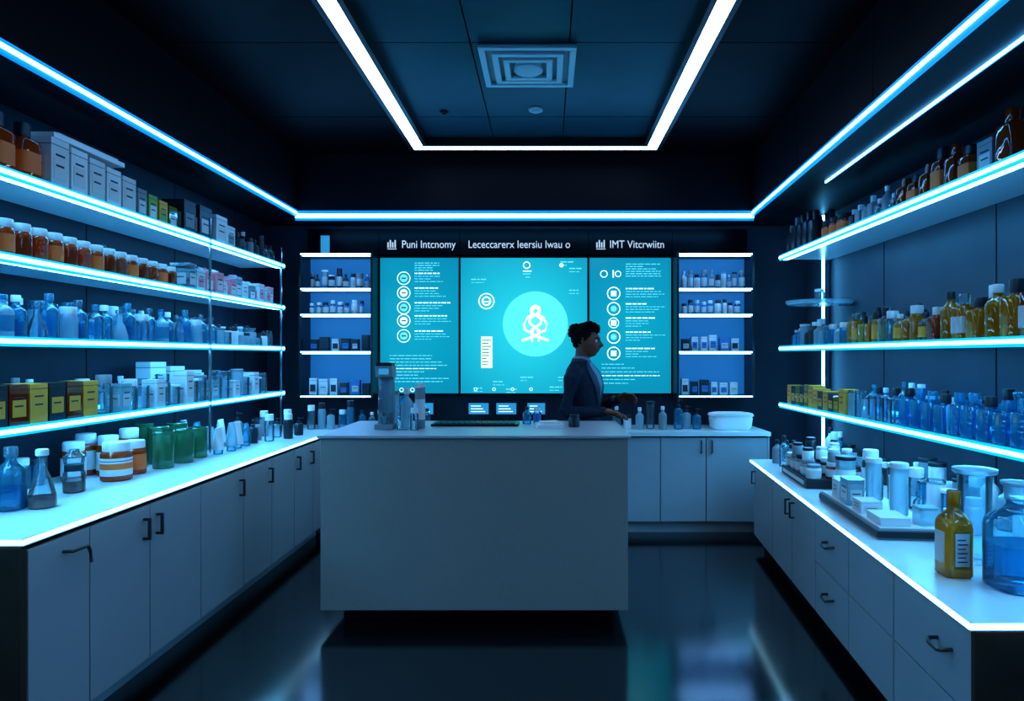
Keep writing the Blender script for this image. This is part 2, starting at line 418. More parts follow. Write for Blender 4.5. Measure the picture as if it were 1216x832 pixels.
m = MB(); YW = YB-.003
m.box(XW, 1.85, 5.68, YW, .10, .815, 'groove')
m.box(XW, 1.80, 5.72, YW, 0, .10, 'cab')
m.box(XW, 1.87, 5.631, YW, .825, .86, 'top')
xb = [-1.84, -1.4, -.95, -.5, 0, .45, .95, 1.335, 1.85]
for i in range(8): m.box(xb[i]+.003, xb[i+1]-.003, 5.66, 5.68, .105, .81, 'cab')
m.box(1.85, 1.868, 5.66, YW, .1, .82, 'cab')
for x in (1.29, 1.38, .5, -.05):
    m.box(x-.006, x+.006, 5.63, 5.642, .68, .79, 'handle'); m.box(x-.006, x+.006, 5.64, 5.66, .68, .69, 'handle'); m.box(x-.006, x+.006, 5.64, 5.66, .78, .79, 'handle')
m.build("back_counter", .002)

ang = math.atan2(.31, 3.27)
T = Matrix.Translation((1.29, 2.06, 0)) @ Matrix.Rotation(-ang, 4, 'Z')
L = math.hypot(.31, 3.27)
XE = XR-.003
m = MB()
m.prism([(1.30, 2.07), (1.61, 5.33), (XE, 5.33), (XE, 2.07)], .652, .68, 'top')
m.prism([(1.345, 2.09), (1.652, 5.31), (XE, 5.31), (XE, 2.09)], .09, .64, 'groove')
m.prism([(1.42, 2.14), (1.70, 5.28), (XE, 5.28), (XE, 2.14)], 0, .09, 'black')
m.prism([(1.315, 2.072), (1.315, 2.092), (XE, 2.092), (XE, 2.072)], 0, .65, 'brown')
m.box(1.29, XE, 2.06, 2.07, .660, .676, 'ledC')
m.xf = T
m.box(0, .01, 0, L, .660, .676, 'ledC')
bd = [.035, .63, 1.14, 1.66, 2.14, 2.65, L-.02]
for i in range(6):
    a, b2 = bd[i]+.004, bd[i+1]-.004
    if i < 3:
        m.box(.03, .05, a, b2, .372, .638, 'cab'); m.box(.03, .05, a, b2, .095, .366, 'cab')
        for zz in (.52, .25):
            if i == 1: continue
            mid = a+.30*(b2-a) if i == 0 else (a+b2)/2
            pts = [(.03, mid-.05, zz+.01), (.0, mid-.05, zz+.008), (-.008, mid-.03, zz), (-.008, mid+.03, zz), (0, mid+.05, zz+.008), (.03, mid+.05, zz+.01)]
            m.path(pts, [.007]*6, 'handle', 8)
    else:
        m.box(.03, .05, a, b2, .095, .638, 'cab')
        yy = b2-.05 if i % 2 else a+.05
        m.box(-.004, .006, yy-.006, yy+.006, .50, .6, 'handle'); m.box(0, .03, yy-.005, yy+.005, .5, .51, 'handle'); m.box(0, .03, yy-.005, yy+.005, .59, .6, 'handle')
m.build("drawer_counter", .002)

# ------------------------------------------------------------------ reception desk
m = MB()
m.box(-1.155, .375, 3.82, 4.46, 0, .10, 'black')
m.box(-1.247, .4435, 3.70, 4.50, .10, 1.045, 'desk')
m.box(-1.262, .4585, 3.685, 4.52, 1.046, 1.062, 'desktop')
m.build("reception_desk", .003)

# ------------------------------------------------------------------ screens wall
YS = 6.20
def screen(x0, x1, z0, z1, mat):
    m = MB(); m.box(x0, x1, YS, YW, z0, z1, 'black')
    m.box(x0+.008, x1-.008, YS-.006, YS, z0+.008, z1-.008, mat); return m
def ringv(m, x, z, r, mat, filled=False, d=.002, n=28, w=.25):
    y = YS-.006-d
    if filled:
        vs = [(x+r*math.cos(2*math.pi*i/n), y, z+r*math.sin(2*math.pi*i/n)) for i in range(n)]
        vs += [(v[0], YS-.006, v[2]) for v in vs]
        m.add(vs, [tuple(range(n))]+[(i, i+n, (i+1)%n+n, (i+1)%n) for i in range(n)], mat)
    else:
        for i in range(n):
            a0, a1 = 2*math.pi*i/n, 2*math.pi*(i+1)/n; ri = r*(1-w)
            m.add([(x+r*math.cos(a0), y, z+r*math.sin(a0)), (x+r*math.cos(a1), y, z+r*math.sin(a1)), (x+ri*math.cos(a1), y, z+ri*math.sin(a1)), (x+ri*math.cos(a0), y, z+ri*math.sin(a0))], [(0, 1, 2, 3)], mat)
def bar(m, x, z, w, h, mat, d=.002): m.box(x, x+w, YS-.006-d, YS-.006, z-h/2, z+h/2, mat)
def words(m, x, z, w, h, mat):
    e = x+w
    while x < e-.01:
        l = min(R.uniform(.018, .06), e-x); bar(m, x, z, l, h, mat); x += l+.009
zb, zt = 1.145, 2.405
m = screen(-1.545, -.81, zb, zt, 'scr')
for i, dz in enumerate((.02, .155, .29, .41, .55)):
    z = 2.23-dz; x = -1.32
    ringv(m, x, z, .062, 'scrTxt', n=24, w=.14); ringv(m, x, z, .035, 'scrTxt' if i % 2 else 'scrTxtD', True)
    bar(m, x-.02, z, .04, .012, 'scrDk', .004)
    words(m, -1.22, z+.045, R.uniform(.2, .33), .011, 'scrTxt')
    for k in range(3): words(m, -1.22, z+.018-.024*k, R.uniform(.12, .36), .006, 'scrTxtD')
for k in range(4): words(m, -1.22, 2.35-.022*k, R.uniform(.15, .36), .007, 'scrTxtD')
for k in range(9): words(m, -1.45, 1.5-.03*k, R.uniform(.2, .55), .007, 'scrTxt' if k == 4 else 'scrTxtD')
for k in range(3): ringv(m, -1.44+.1*k, 1.185, .02, 'scrTxt', n=14, w=.3)
m.build("display_screen")
m = screen(-.805, .375, zb, zt, 'scrM')
cx, cz = -.11, 1.79
ringv(m, cx, cz, .30, 'scrDisc', True, .002, 48)
# emblem: round head over two interlaced ribbons that flare outwards at the foot
def stroke(pts, r, mat='scrTxt'):
    m.path([(cx+a, YS-.009, cz+b2) for a, b2 in pts], [r]*len(pts), mat, 8, round_=True)
ringv(m, cx, cz+.125, .052, 'scrTxt', True, .004, 24); ringv(m, cx, cz+.118, .020, 'scrDisc', True, .006, 16)
for s in (-1, 1):
    pts = []
    for k in range(25):
        t = k/24; z_ = .085-.235*t
        amp = .060*math.sin(t*math.pi*2.0)*(1-.3*t)+(.115*max(0, t-.72)/.28 if t > .72 else 0)
        pts.append((s*amp, z_))
    stroke(pts, .0125)
    stroke([(s*.035, .085), (s*.075, .055), (s*.105, .0), (s*.095, -.055), (s*.065, -.07)], .0115)
    stroke([(s*.02, -.06), (s*.035, -.11), (s*.03, -.155)], .010)
ringv(m, -.56, 2.0, .075, 'scrTxt', n=28, w=.15); ringv(m, -.56, 2.0, .045, 'scrTxt', n=20, w=.35); bar(m, -.585, 1.995, .05, .012, 'scrTxt')
ringv(m, -.19, 2.33, .035, 'scrTxt', n=20, w=.3); bar(m, -.225, 2.275, .08, .01, 'scrTxt'); bar(m, -.225, 2.25, .07, .008, 'scrTxtD'); bar(m, -.2, 2.22, .04, .008, 'scrTxtD')
bar(m, -.61, 1.53, .105, .29, 'scrYl')
for k in range(9): bar(m, -.60, 1.64-.028*k, R.uniform(.04, .085), .007, 'scrDk', .003)
for a, c2 in ((-.68, 1.2), (-.5, 1.26), (-.38, 1.19), (.02, 1.21), (.2, 2.3), (.12, 2.36), (.2, 2.1), (-.7, 2.2), (-.25, 1.3), (.1, 1.3)):
    words(m, a, c2, R.uniform(.08, .16), .01, 'scrTxtD'); words(m, a, c2-.03, R.uniform(.05, .12), .006, 'scrTxtD')
ringv(m, .13, 2.33, .02, 'scrYl', True)
for k in range(4): ringv(m, -.66+.17*k, 1.19, .016, 'scrTxt', n=12, w=.35)
m.build("display_screen")
m = screen(.38, 1.145, zb, zt, 'scr')
ringv(m, .52, 2.25, .035, 'scrTxt', n=20, w=.25); bar(m, .60, 2.25, .012, .07, 'scrTxt'); ringv(m, .65, 2.25, .03, 'scrTxt', n=20, w=.3)
for i, z in enumerate((2.07, 1.93, 1.80, 1.67, 1.52)):
    ringv(m, .61, z, .062 if i != 2 else .05, 'scrTxt', n=24, w=.16)
    if i % 2 == 0: bar(m, .585, z, .05, .05, 'scrTxt')
    else: ringv(m, .61, z, .028, 'scrTxtD', True)
    words(m, .72, z+.045, R.uniform(.2, .36), .011, 'scrTxt')
    for k in range(3): words(m, .72, z+.018-.024*k, R.uniform(.12, .38), .006, 'scrTxtD')
for k in range(6): words(m, .72, 2.34-.022*k, R.uniform(.15, .38), .007, 'scrTxtD')
for k in range(6): words(m, .5, 1.42-.035*k, R.uniform(.2, .55), .007, 'scrTxt' if k == 3 else 'scrTxtD')
m.build("display_screen")

def sign(x0, x1, txt, tx, size, extra=None):
    m = MB(); m.box(x0, x1, YS-.01, YW, 2.425, 2.66, 'blackgl')
    if extra is not None:
        for k in range(4): m.box(extra+k*.022, extra+k*.022+.012, YS-.013, YS-.01, 2.49, 2.49+.05+.02*(k % 2), 'sign')
        m.box(extra, extra+.085, YS-.013, YS-.01, 2.475, 2.482, 'sign')
    ob = m.build("header_sign")
    cu = bpy.data.curves.new("lettering", 'FONT'); cu.body = txt; cu.size = size; cu.extrude = .002
    cu.materials.append(M['sign'])
    t = bpy.data.objects.new("lettering", cu); col.objects.link(t)
    t.parent = ob; t.rotation_euler = (math.pi/2, 0, 0)
    t.location = Vector((tx, YS-.013, 2.488))-ob.location; t.scale = (.86, 1, 1)
sign(-1.545, -.81, "Puni Intcnomy", -1.34, .10, -1.47)
sign(-.805, .375, "Lececcarerx Ieersiu Iwau o", -.73, .10)
sign(.38, 1.145, "IMT Vitcrwiitn", .57, .10, .45)
for a, b2 in ((-2.2, -1.55), (1.15, 1.835)):
    one("header_sign", a, b2, YS-.01, YW, 2.425, 2.66, 'blackgl')
one("indicator_panel", -2.08, -2.00, YS-.02, YS-.011, 2.44, 2.60, 'scrBlue')

# ------------------------------------------------------------------ back display cabinets
def niche(x0, x1):
    m = MB(); y0 = 5.98
    for a, b2 in ((x0-.02, x0), (x1, x1+.02)): m.box(a, b2, y0, YW, 1.13, 2.42, 'black')
    m.box(x0, x1, YB-.02, YW, 1.13, 2.42, 'cabback')
    for z in (1.135, 1.53, 1.86, 2.09, 2.40):
        m.box(x0, x1, y0, YB-.02, z-.01, z+.01, 'black')
        m.box(x0, x1, y0-.006, y0, z-.005, z+.006, 'ledB')
        if z > 1.2: m.box(x0+.01, x1-.01, y0+.01, y0+.035, z-.016, z-.0101, 'ledB')
    m.build("display_cabinet")
    for k, z in enumerate((1.146, 1.541, 1.871, 2.101)):
        g = MB(); x = x0+.04
        while x < x1-.08:
            w = R.uniform(.04, .06); h = (.15, .15, .14, .19)[k]*R.uniform(.65, 1.0)
            yy = 6.10+R.uniform(-.02, .02)
            if k in (0, 1):
                carton(g, x+w*.75, yy, z, w*1.4, .06, h, R.choice(['white', 'label', 'white', 'dark', 'bluelab']), R.choice(['bluelab', 'ink', 'label']), 0); x += w*1.5+.018
            elif k == 2:
                bottle(g, x+w/2, yy, z, w/2, h, R.choice(['white', 'clear', 'cyan', 'bluelab']), R.choice(['white', 'dark']), 'label', kind='jar', n=12); x += w+.014
            else:
                bottle(g, x+w/2, yy, z, w/2, h, R.choice(['white', 'grey', 'clear', 'frost', 'dark']), R.choice(['white', 'grey', 'dark']), 'label', kind=R.choice(['bottle', 'jar', 'cyl']), n=12); x += w+.010
        g.build(["small_carton_row", "boxed_goods_row", "small_jar_row", "vial_row"][k])
niche(-2.19, -1.57); niche(1.17, 1.82)

# ------------------------------------------------------------------ left shelf goods
z = LZ[0]+.0145; X = -2.34
m = MB()
for y in (2.70, 2.85, 3.0): bottle(m, X, y, z, .058, .265, 'amber', 'dark', 'orange', sq=5, kind='perf', n=24)
m.build("amber_bottle_row")
m = MB()
for i, y in enumerate((3.14, 3.27, 3.40, 3.53, 3.66)): carton(m, X-.01, y, z, .16, .115, .235-.01*i, 'white' if i % 2 else 'label', 'label', 1)
m.build("carton_row", .002)
m = MB(); m.box(X-.08, X+.07, 3.10, 3.62, z+.237, z+.262, 'white'); m.box(X-.07, X+.06, 3.14, 3.58, z+.262, z+.272, 'label'); m.build("flat_carton", .003)
m = MB()
for i in range(4): carton(m, X, 3.81+.105*i, z, .10, .085, .17-.01*i, ['grey', 'grncart', 'ylw', 'lime'][i], ['label', 'white', 'grncart', 'white'][i], 1)
m.build("carton_row", .002)
m = MB(); carton(m, X, 4.28, z, .14, .14, .21, 'dark', 'grey', 1); carton(m, X, 4.50, z, .12, .16, .22, 'dark', 'label', 1); m.build("carton_row", .002)
m = MB(); carton(m, X, 4.70, z, .14, .16, .20, 'white', 'label', 1); carton(m, X+.01, 4.86, z, .1, .12, .16, 'white', 'grey', 1); m.build("carton_row", .002)
m = MB()
for i in range(7):
    for q in range(2): bottle(m, X-.06+.09*q, 5.01+.1*i, z, .036, .13+.08*R.random(), R.choice(['dark', 'dark', 'clear', 'grey']), R.choice(['dark', 'white']), None, kind=R.choice(['bottle', 'jar']), n=14)
m.build("dark_bottle_row")
filler(-2.49, 3.8, 4.95, z, .15, .26, ['white', 'grey', 'clear', 'dark'], ['white', 'dark'], ['cyl', 'bottle'], "bottle_row")

z = LZ[1]+.0145
m = MB()
y = 2.58; i = 0
while y < 4.2:
    bottle(m, X+.02, y, z, .042, .172-.003*i, 'amber' if i < 10 else 'amberD', 'label', 'orange' if i % 3 == 0 else ('amberD' if i % 3 == 1 else None), kind='jar'); y += .097; i += 1
m.build("amber_jar_row")
filler(-2.45, 2.5, 4.2, z, .12, .19, ['amber', 'amberD', 'amber'], ['label', 'dark', 'white'], ['jar', 'bottle'], "amber_jar_row", .04, 'orange')
m = MB(); y = 4.26
for i in range(12):
    k = ['clear', 'white', 'pink', 'pink', 'white', 'pink', 'frost', 'white', 'grey', 'white', 'label', 'pink'][i]
    carton(m, X+R.uniform(-.02, .02), y+.05, z, .12, .10, R.uniform(.11, .17), k, R.choice(['label', 'pink', 'white']), 1); y += .117
m.build("carton_row", .002)
filler(-2.48, 4.25, 5.6, z, .14, .22, ['white', 'pink', 'frost', 'grey'], ['white', 'pink'], ['cyl', 'bottle', 'tube'], "bottle_row")

z = LZ[2]+.0145
m = MB(); y = 2.56; i = 0
while y < 4.62:
    kd = ['bottle', 'jar', 'bottle', 'bottle', 'bottle', 'flask'][i % 6]
    bottle(m, X+.01+.02*(i % 2), y, z, .042, (.215, .16, .20, .185, .19, .17)[i % 6], ['cyan', 'clear', 'cyan', 'frost'][i % 4], ['cyan', 'white', 'clear'][i % 3], 'cyan' if i % 3 == 0 else None, kind=kd, liq='cyanD' if i % 4 == 0 else None); y += .098; i += 1
m.build("clear_bottle_row")
filler(-2.46, 2.5, 4.7, z, .14, .23, ['cyan', 'clear', 'frost', 'cyan'], ['cyan', 'white', 'clear'], ['bottle', 'bottle', 'jar', 'flask'], "clear_bottle_row", .038, 'cyan')
m = MB(); y = 4.74
for i in range(9):
    bottle(m, X+.02, y, z, .045, R.uniform(.08, .14), R.choice(['clear', 'frost', 'white']), R.choice(['white', 'clear', 'dark']), None, kind=R.choice(['jar', 'cyl', 'jar'])); y += .104
m.build("glass_jar_row")
filler(-2.47, 4.78, 5.6, z, .12, .2, ['clear', 'frost', 'white', 'dark'], ['white', 'clear', 'dark'], ['bottle', 'jar', 'cyl'], "glass_jar_row")

z = LZ[3]+.0145
m = MB(); y = 2.56
for i in range(8):
    carton(m, X, y, z, .13, .105, .175, ['amberD', 'ylw', 'dark'][i % 3] if i else 'lime', 'ylw', 1); y += .114
m.build("carton_row", .002)
m = MB(); y = 3.52
for i in range(19):
    h = [.20, .15, .17, .13, .16, .19, .12][i % 7]
    if i % 3 == 1: carton(m, X+.03, y, z, .09, .085, h, R.choice(['white', 'frost', 'label']), 'label', 1)
    else: bottle(m, X+.02, y, z, .043, h, R.choice(['clear', 'frost', 'clear', 'amberD' if i in (4, 8) else 'clear']), R.choice(['white', 'clear', 'grey']), None, kind=R.choice(['jar', 'cyl', 'cyl']))
    y += .108
m.build("glass_jar_row")
m = MB()
for i in range(3): carton(m, X-.13, 4.2+.22*i, z, .09, .17, .26-.03*i, 'white', 'grey', 1)
m.build("carton_row", .002)
filler(-2.47, 2.6, 4.05, z, .12, .22, ['clear', 'frost', 'clear', 'white'], ['white', 'clear', 'grey'], ['cyl', 'jar', 'bottle'], "glass_jar_row")
filler(-2.47, 4.82, 5.6, z, .12, .2, ['clear', 'frost', 'clear', 'white'], ['white', 'clear', 'grey'], ['cyl', 'jar', 'bottle'], "glass_jar_row")

# ------------------------------------------------------------------ left counter goods
z = .861
def solo(name, *a, **k):
    m = MB(); bottle(m, *a, **k); return m.build(name)
solo("glass_bottle", -2.23, 2.80, z, .055, .26, 'jug', 'clear', None, kind='bottle', liq='jugliq', n=32)
m = MB(); bottle(m, -2.13, 2.84, z, .052, .245, 'clear', 'white', None, kind='flask', n=32); m.lathe(-2.13, 2.84, z+.003, [(.046, 0), (.049, .008), (.047, .045)], 'amberD', 32); m.build("glass_flask")
m = MB(); bottle(m, -2.22, 3.16, z, .045, .13, 'clear', 'dark', None, kind='jar', n=24, liq='amberD'); m.lathe(-2.22, 3.16, z+.13, [(.04, 0), (.045, .04), (.03, .05), (.02, .07)], 'clear', 24); m.build("stoppered_jar")
m = MB(); bottle(m, -2.22, 3.47, z, .072, .195, 'amber', 'white', 'white', kind='jar', n=32)
m.lathe(-2.22, 3.47, z+.06, [(.0735, 0), (.0735, .03)], 'orange', 32, caps=False); m.lathe(-2.22, 3.47, z+.10, [(.0735, 0), (.0735, .004)], 'ink', 32, caps=False)
m.build("ointment_jar")
m = MB()
for x, y, h in ((-2.36, 3.62, .21), (-2.24, 3.66, .18), (-2.36, 3.80, .23), (-2.42, 3.44, .2), (-2.48, 3.62, .22)): bottle(m, x, y, z, .055, h, 'amber', 'white', 'orange' if h < .2 else 'label', kind='jar', n=24)
m.build("amber_jar_group")
m = MB()
for x, y, h in ((-2.19, 3.84, .21), (-2.31, 4.0, .22), (-2.18, 4.04, .20), (-2.2, 4.24, .19), (-2.32, 4.22, .22), (-2.45, 4.08, .23)): bottle(m, x, y, z, .055, h, 'green', 'green', 'green', kind='cyl', n=24)
m.build("green_jar_group")
m = MB()
for i, (x, y, h) in enumerate(((-2.14, 4.38, .17), (-2.12, 4.52, .19), (-2.32, 4.46, .2), (-2.14, 4.65, .18), (-2.3, 4.60, .15), (-2.14, 4.78, .16), (-2.3, 4.74, .19), (-2.43, 4.5, .21))): bottle(m, x, y, z, .042, h, ['white', 'frost', 'cyan'][i % 3], 'cyan', None, kind='tube')
m.build("cream_tube_group")
m = MB()
for i, (x, y, h) in enumerate(((-2.15, 4.92, .17), (-2.08, 5.04, .2), (-2.2, 5.1, .17), (-2.0, 5.2, .19), (-2.12, 5.28, .15), (-2.25, 5.35, .2), (-2.0, 5.42, .14), (-2.12, 5.5, .2), (-2.3, 5.0, .22))): bottle(m, x, y, z, .035, h, ['dark', 'clear', 'grey'][i % 3], ['dark', 'white'][i % 2], None, kind='pump' if i % 2 == 0 else 'jar')
m.build("pump_bottle_group")
filler(-2.52, 2.7, 3.4, z, .1, .2, ['clear', 'frost', 'cyan'], ['white', 'clear'], ['jar', 'bottle'], "glass_jar_row")

# ------------------------------------------------------------------ right shelf goods
X = 2.10; z = RZ[0]+.0155
m = MB()
for y, x, h in ((2.62, 2.07, .26), (2.76, 2.07, .28), (2.98, 2.06, .25), (3.02, 2.22, .34), (2.86, 2.22, .3)): bottle(m, x, y, z, .058, h, 'amberD', 'amberD', None, sq=5, kind='perf', n=24)
m.build("amber_bottle_row")
m = MB(); carton(m, X, 3.16, z, .1, .11, .17, 'grey', 'label', -1); m.build("carton")
m = MB()
for i, (y, h) in enumerate(((3.30, .19), (3.42, .23), (3.54, .25), (3.66, .20), (3.78, .17), (3.90, .18))): bottle(m, X-.02, y, z, .050, h, 'amberD', 'amberD' if i % 2 else 'dark', None if i % 2 else 'orange', sq=5, kind='perf', n=20)
m.build("amber_bottle_row")
filler(2.24, 3.2, 4.0, z, .18, .28, ['amberD', 'amberD', 'dark'], ['dark', 'amberD'], ['perf', 'bottle'], "amber_bottle_row", .045, 'orange')
m = MB(); y = 4.01
for i in range(7): bottle(m, X-.03, y, z, .033, R.uniform(.12, .21), R.choice(['clear', 'dark', 'frost', 'grey']), R.choice(['white', 'dark']), None, kind=R.choice(['bottle', 'perf'])); y += .088
m.build("small_bottle_row")
m = MB()
for i in range(3): bottle(m, X-.02, 4.70+.13*i, z, .058, .15, 'amberD', 'dark', 'orange', kind='jar')
m.build("amber_jar_row")
m = MB()
for i in range(5):
    for q in range(2): bottle(m, X-.07+.12*q, 5.09+.12*i, z, .046, .19+.09*R.random(), 'dark', R.choice(['dark', 'grey']), None, kind='perf', n=14)
m.build("dark_bottle_row")
filler(2.24, 4.1, 4.95, z, .15, .25, ['clear', 'grey', 'dark'], ['dark', 'white'], ['perf', 'bottle'], "small_bottle_row", .04)

z = RZ[1]+.0155
m = MB(); y = 2.42
hs = [.30, .29, .265, .27, .26, .25, .20, .23, .25, .18]
for i in range(10):
    bottle(m, 2.06, y, z, .064-.002*i, hs[i], ['yell', 'yell', 'yell', 'amberD', 'yell', 'yell'][i % 6], ['dark', 'label', 'dark', 'clear'][i % 4], 'label' if i % 4 == 3 else None, sq=0 if i % 3 == 2 else 5, kind='bottle' if i % 3 == 2 else 'perf', n=24); y += .138-.003*i
m.build("yellow_oil_bottle_row")
filler(2.22, 2.5, 3.7, z, .2, .3, ['yell', 'amber', 'clear', 'amberD'], ['dark', 'clear', 'label'], ['perf', 'bottle'], "yellow_oil_bottle_row", .052)
m = MB()
for i in range(11):
    bottle(m, 2.06, y, z, .038, R.uniform(.15, .22), R.choice(['yell', 'yell', 'lime', 'clear', 'yell']), R.choice(['white', 'clear', 'dark']), 'ylw' if i % 3 == 0 else None, kind=R.choice(['jar', 'perf', 'bottle'])); y += .088
m.build("yellow_jar_row")
filler(2.18, 3.8, 4.7, z, .16, .25, ['yell', 'lime', 'clear'], ['white', 'clear', 'dark'], ['perf', 'bottle', 'jar'], "yellow_jar_row", .038)
m = MB()
while y < 5.6:
    bottle(m, 2.05, y, z, .04, R.uniform(.12, .19), R.choice(['clear', 'frost', 'cyan', 'dark']), R.choice(['white', 'grey']), None, kind=R.choice(['jar', 'cyl', 'bottle'])); y += .09
m.build("glass_jar_row")
filler(2.18, 4.75, 5.6, z, .14, .22, ['clear', 'frost', 'dark'], ['white', 'clear', 'dark'], ['perf', 'bottle', 'jar'], "glass_jar_row", .038)

z = RZ[2]+.0155
m = MB(); y = 2.30
for i in range(14):
    bottle(m, 2.06, y, z, .054-.0005*i, [.22, .215, .2, .21][i % 4], ['cyanD', 'cyan'][i % 5 == 4], ['cyanD', 'dark', 'cyan'][i % 3], None, kind='perf', sq=5, n=20); y += .118
m.build("blue_bottle_row")
filler(2.2, 2.4, 4.6, z, .16, .24, ['cyanD', 'cyan', 'clear', 'cyan'], ['cyan', 'white', 'dark'], ['perf', 'bottle', 'cyl'], "blue_bottle_row", .045)
m = MB()
while y < 4.55:
    bottle(m, 2.05, y, z, .04, R.uniform(.13, .2), R.choice(['clear', 'frost', 'cyan']), 'clear', None, kind='cyl'); y += .09
m.build("clear_jar_row")
m = MB()
while y < 5.6:
    carton(m, 2.05, y, z, .1, .085, R.uniform(.12, .18), R.choice(['grncart', 'ylw', 'lime', 'dark']), 'ylw', -1); y += .09
m.build("carton_row", .002)

# ------------------------------------------------------------------ right counter goods
z = .6815
m = MB(); x, y = 1.52, 2.52
bottle(m, x, y, z, .052, .315, 'yell', 'yell', None, kind='bottle', n=36, sq=5)
m.box(x-.032, x+.032, y-.0535, y-.0515, z+.035, z+.175, 'lime'); m.box(x-.0535, x-.0515, y-.03, y+.03, z+.05, z+.165, 'label')
m.box(x-.026, x+.026, y-.055, y-.0535, z+.045, z+.165, 'label')
for k in range(6): m.box(x-.018, x+.018-.006*(k % 2), y-.056, y-.055, z+.06+.016*k, z+.064+.016*k, 'ink')
m.build("yellow_oil_bottle")
m = MB(); x, y = 1.665, 2.38
bottle(m, x, y, z, .098, .37, 'jug', 'frost', None, kind='bottle', n=44, sq=3, liq='jugliq')
m.lathe(x, y, z+.36, [(.052, 0), (.056, .004), (.056, .012), (.03, .016)], 'frost', 28)
for k in range(6): m.box(x-.04, x+.04-.02*(k % 3), y-.101, y-.0985, z+.09+.014*k, z+.095+.014*k, 'white')
m.build("large_blue_bottle")
m = MB(); m.lathe(1.70, 2.68, z, [(.055, 0), (.06, .008), (.06, .34), (.068, .345), (.068, .35), (.056, .352), (.056, .02)], 'clear', 36); m.lathe(1.70, 2.68, z+.352, [(.075, 0), (.08, .006), (.08, .018), (.03, .022)], 'frost', 36); m.build("glass_cylinder")
Tt = Matrix.Translation((1.66, 3.40, 0)) @ Matrix.Rotation(-ang, 4, 'Z')
m = MB(Tt)
m.box(-.15, .15, -.42, .42, z, z+.045, 'grey'); m.box(-.14, .14, -.41, .41, z+.045, z+.052, 'white')
m.box(-.155, -.150, -.42, .42, z+.01, z+.035, 'dark'); m.box(-.15, .15, -.425, -.42, z+.008, z+.038, 'dark')
m.build("display_tray", .002)
m = MB(Tt); zt2 = z+.053
carton(m, -.06, -.30, zt2, .13, .17, .035, 'white', None); carton(m, -.08, -.10, zt2, .1, .12, .06, 'white', 'label', -1); carton(m, -.09, .08, zt2, .08, .12, .13, 'frost', 'label', -1); carton(m, -.09, .22, zt2, .08, .1, .10, 'white', 'label', -1); carton(m, -.02, .34, zt2, .14, .1, .09, 'white', 'grey', -1)
carton(m, .09, -.33, zt2, .08, .08, .08, 'frost', None)
m.build("carton_group", .002)
m = MB(Tt)
bottle(m, .05, -.15, zt2, .040, .25, 'frost', 'white', None, kind='cyl', n=24); bottle(m, .01, .06, zt2, .038, .24, 'frost', 'white', None, kind='cyl', n=24)
bottle(m, .10, .02, zt2, .03, .16, 'white', 'white', None, kind='cyl', n=24); bottle(m, .08, .2, zt2, .03, .2, 'clear', 'white', None, kind='bottle', n=24)
bottle(m, .10, -.24, zt2, .024, .13, 'clear', 'cyan', None, kind='bottle', n=20)
m.build("white_canister_group")
solo("white_tube_bottle", 1.72, 2.90, z, .032, .16, 'white', 'white', None, kind='bottle', n=24)
Tt = Matrix.Translation((1.82, 4.42, 0)) @ Matrix.Rotation(-ang, 4, 'Z')
m = MB(Tt); m.box(-.2, .16, -.3, .3, z, z+.055, 'dark'); m.box(-.205, -.2, -.25, .25, z+.015, z+.04, 'label'); m.build("display_tray", .002)
m = MB(Tt)
for i in range(5):
    for q in range(3):
        hh = R.uniform(.08, .12)
        bottle(m, -.14+.12*q, -.24+.12*i, z+.056, .046, hh, R.choice(['white', 'dark', 'grey', 'frost', 'amberD']), R.choice(['dark', 'white', 'grey']), 'label', kind='jar', n=16)
        if (i+q) % 2: bottle(m, -.14+.12*q, -.24+.12*i, z+.057+hh, .036, .08, R.choice(['white', 'dark', 'grey']), R.choice(['dark', 'white']), None, kind='jar', n=16)
m.build("jar_group")
m = MB(); bottle(m, 1.78, 4.02, z, .055, .22, 'frost', 'dark', 'white', kind='cyl', n=24); bottle(m, 1.92, 4.0, z, .05, .26, 'clear', 'white', 'label', kind='jar', n=20); m.build("canister_pair")
m = MB()
for i in range(6): bottle(m, 1.75+.1*(i % 2), 4.83+.075*i, z, .036, R.uniform(.16, .27), R.choice(['dark', 'clear', 'grey']), 'dark', None, kind='bottle')
m.build("dark_bottle_group")
filler(2.16, 2.5, 5.2, z, .14, .27, ['clear', 'frost', 'cyan', 'dark', 'white'], ['white', 'clear', 'dark'], ['bottle', 'jar', 'cyl'], "wall_side_bottle_row", .045)
filler(1.97, 3.1, 3.85, z, .12, .22, ['clear', 'frost', 'cyan', 'white'], ['white', 'clear'], ['bottle', 'jar', 'cyl'], "mixed_bottle_row", .04)

# ------------------------------------------------------------------ desk goods
z = 1.063
m = MB(); dx, dy = -.965, 4.02
m.box(dx-.055, dx+.055, dy-.05, dy+.05, z, z+.03, 'grey')
m.box(dx-.045, dx+.045, dy-.0, dy+.045, z+.03, z+.33, 'grey')
m.lathe(dx, dy-.012, z+.10, [(.036, 0), (.038, .01), (.038, .19), (.034, .2)], 'clear', 24, 4)
m.box(dx-.05, dx+.05, dy-.05, dy+.05, z+.31, z+.375, 'grey'); m.box(dx-.046, dx+.046, dy-.047, dy+.047, z+.375, z+.395, 'dark')
m.box(dx-.03, dx+.03, dy-.052, dy-.05, z+.325, z+.36, 'scrBlue'); m.box(dx-.008, dx+.008, dy-.04, dy-.024, z+.08, z+.10, 'steel'); m.lathe(dx, dy-.03, z+.031, [(.018, 0), (.022, .04)], 'clear', 16)
m.build("countertop_dispenser", .002)
m = MB()
bottle(m, -.86, 4.12, z, .036, .24, 'frost', 'white', None, kind='bottle', n=20)
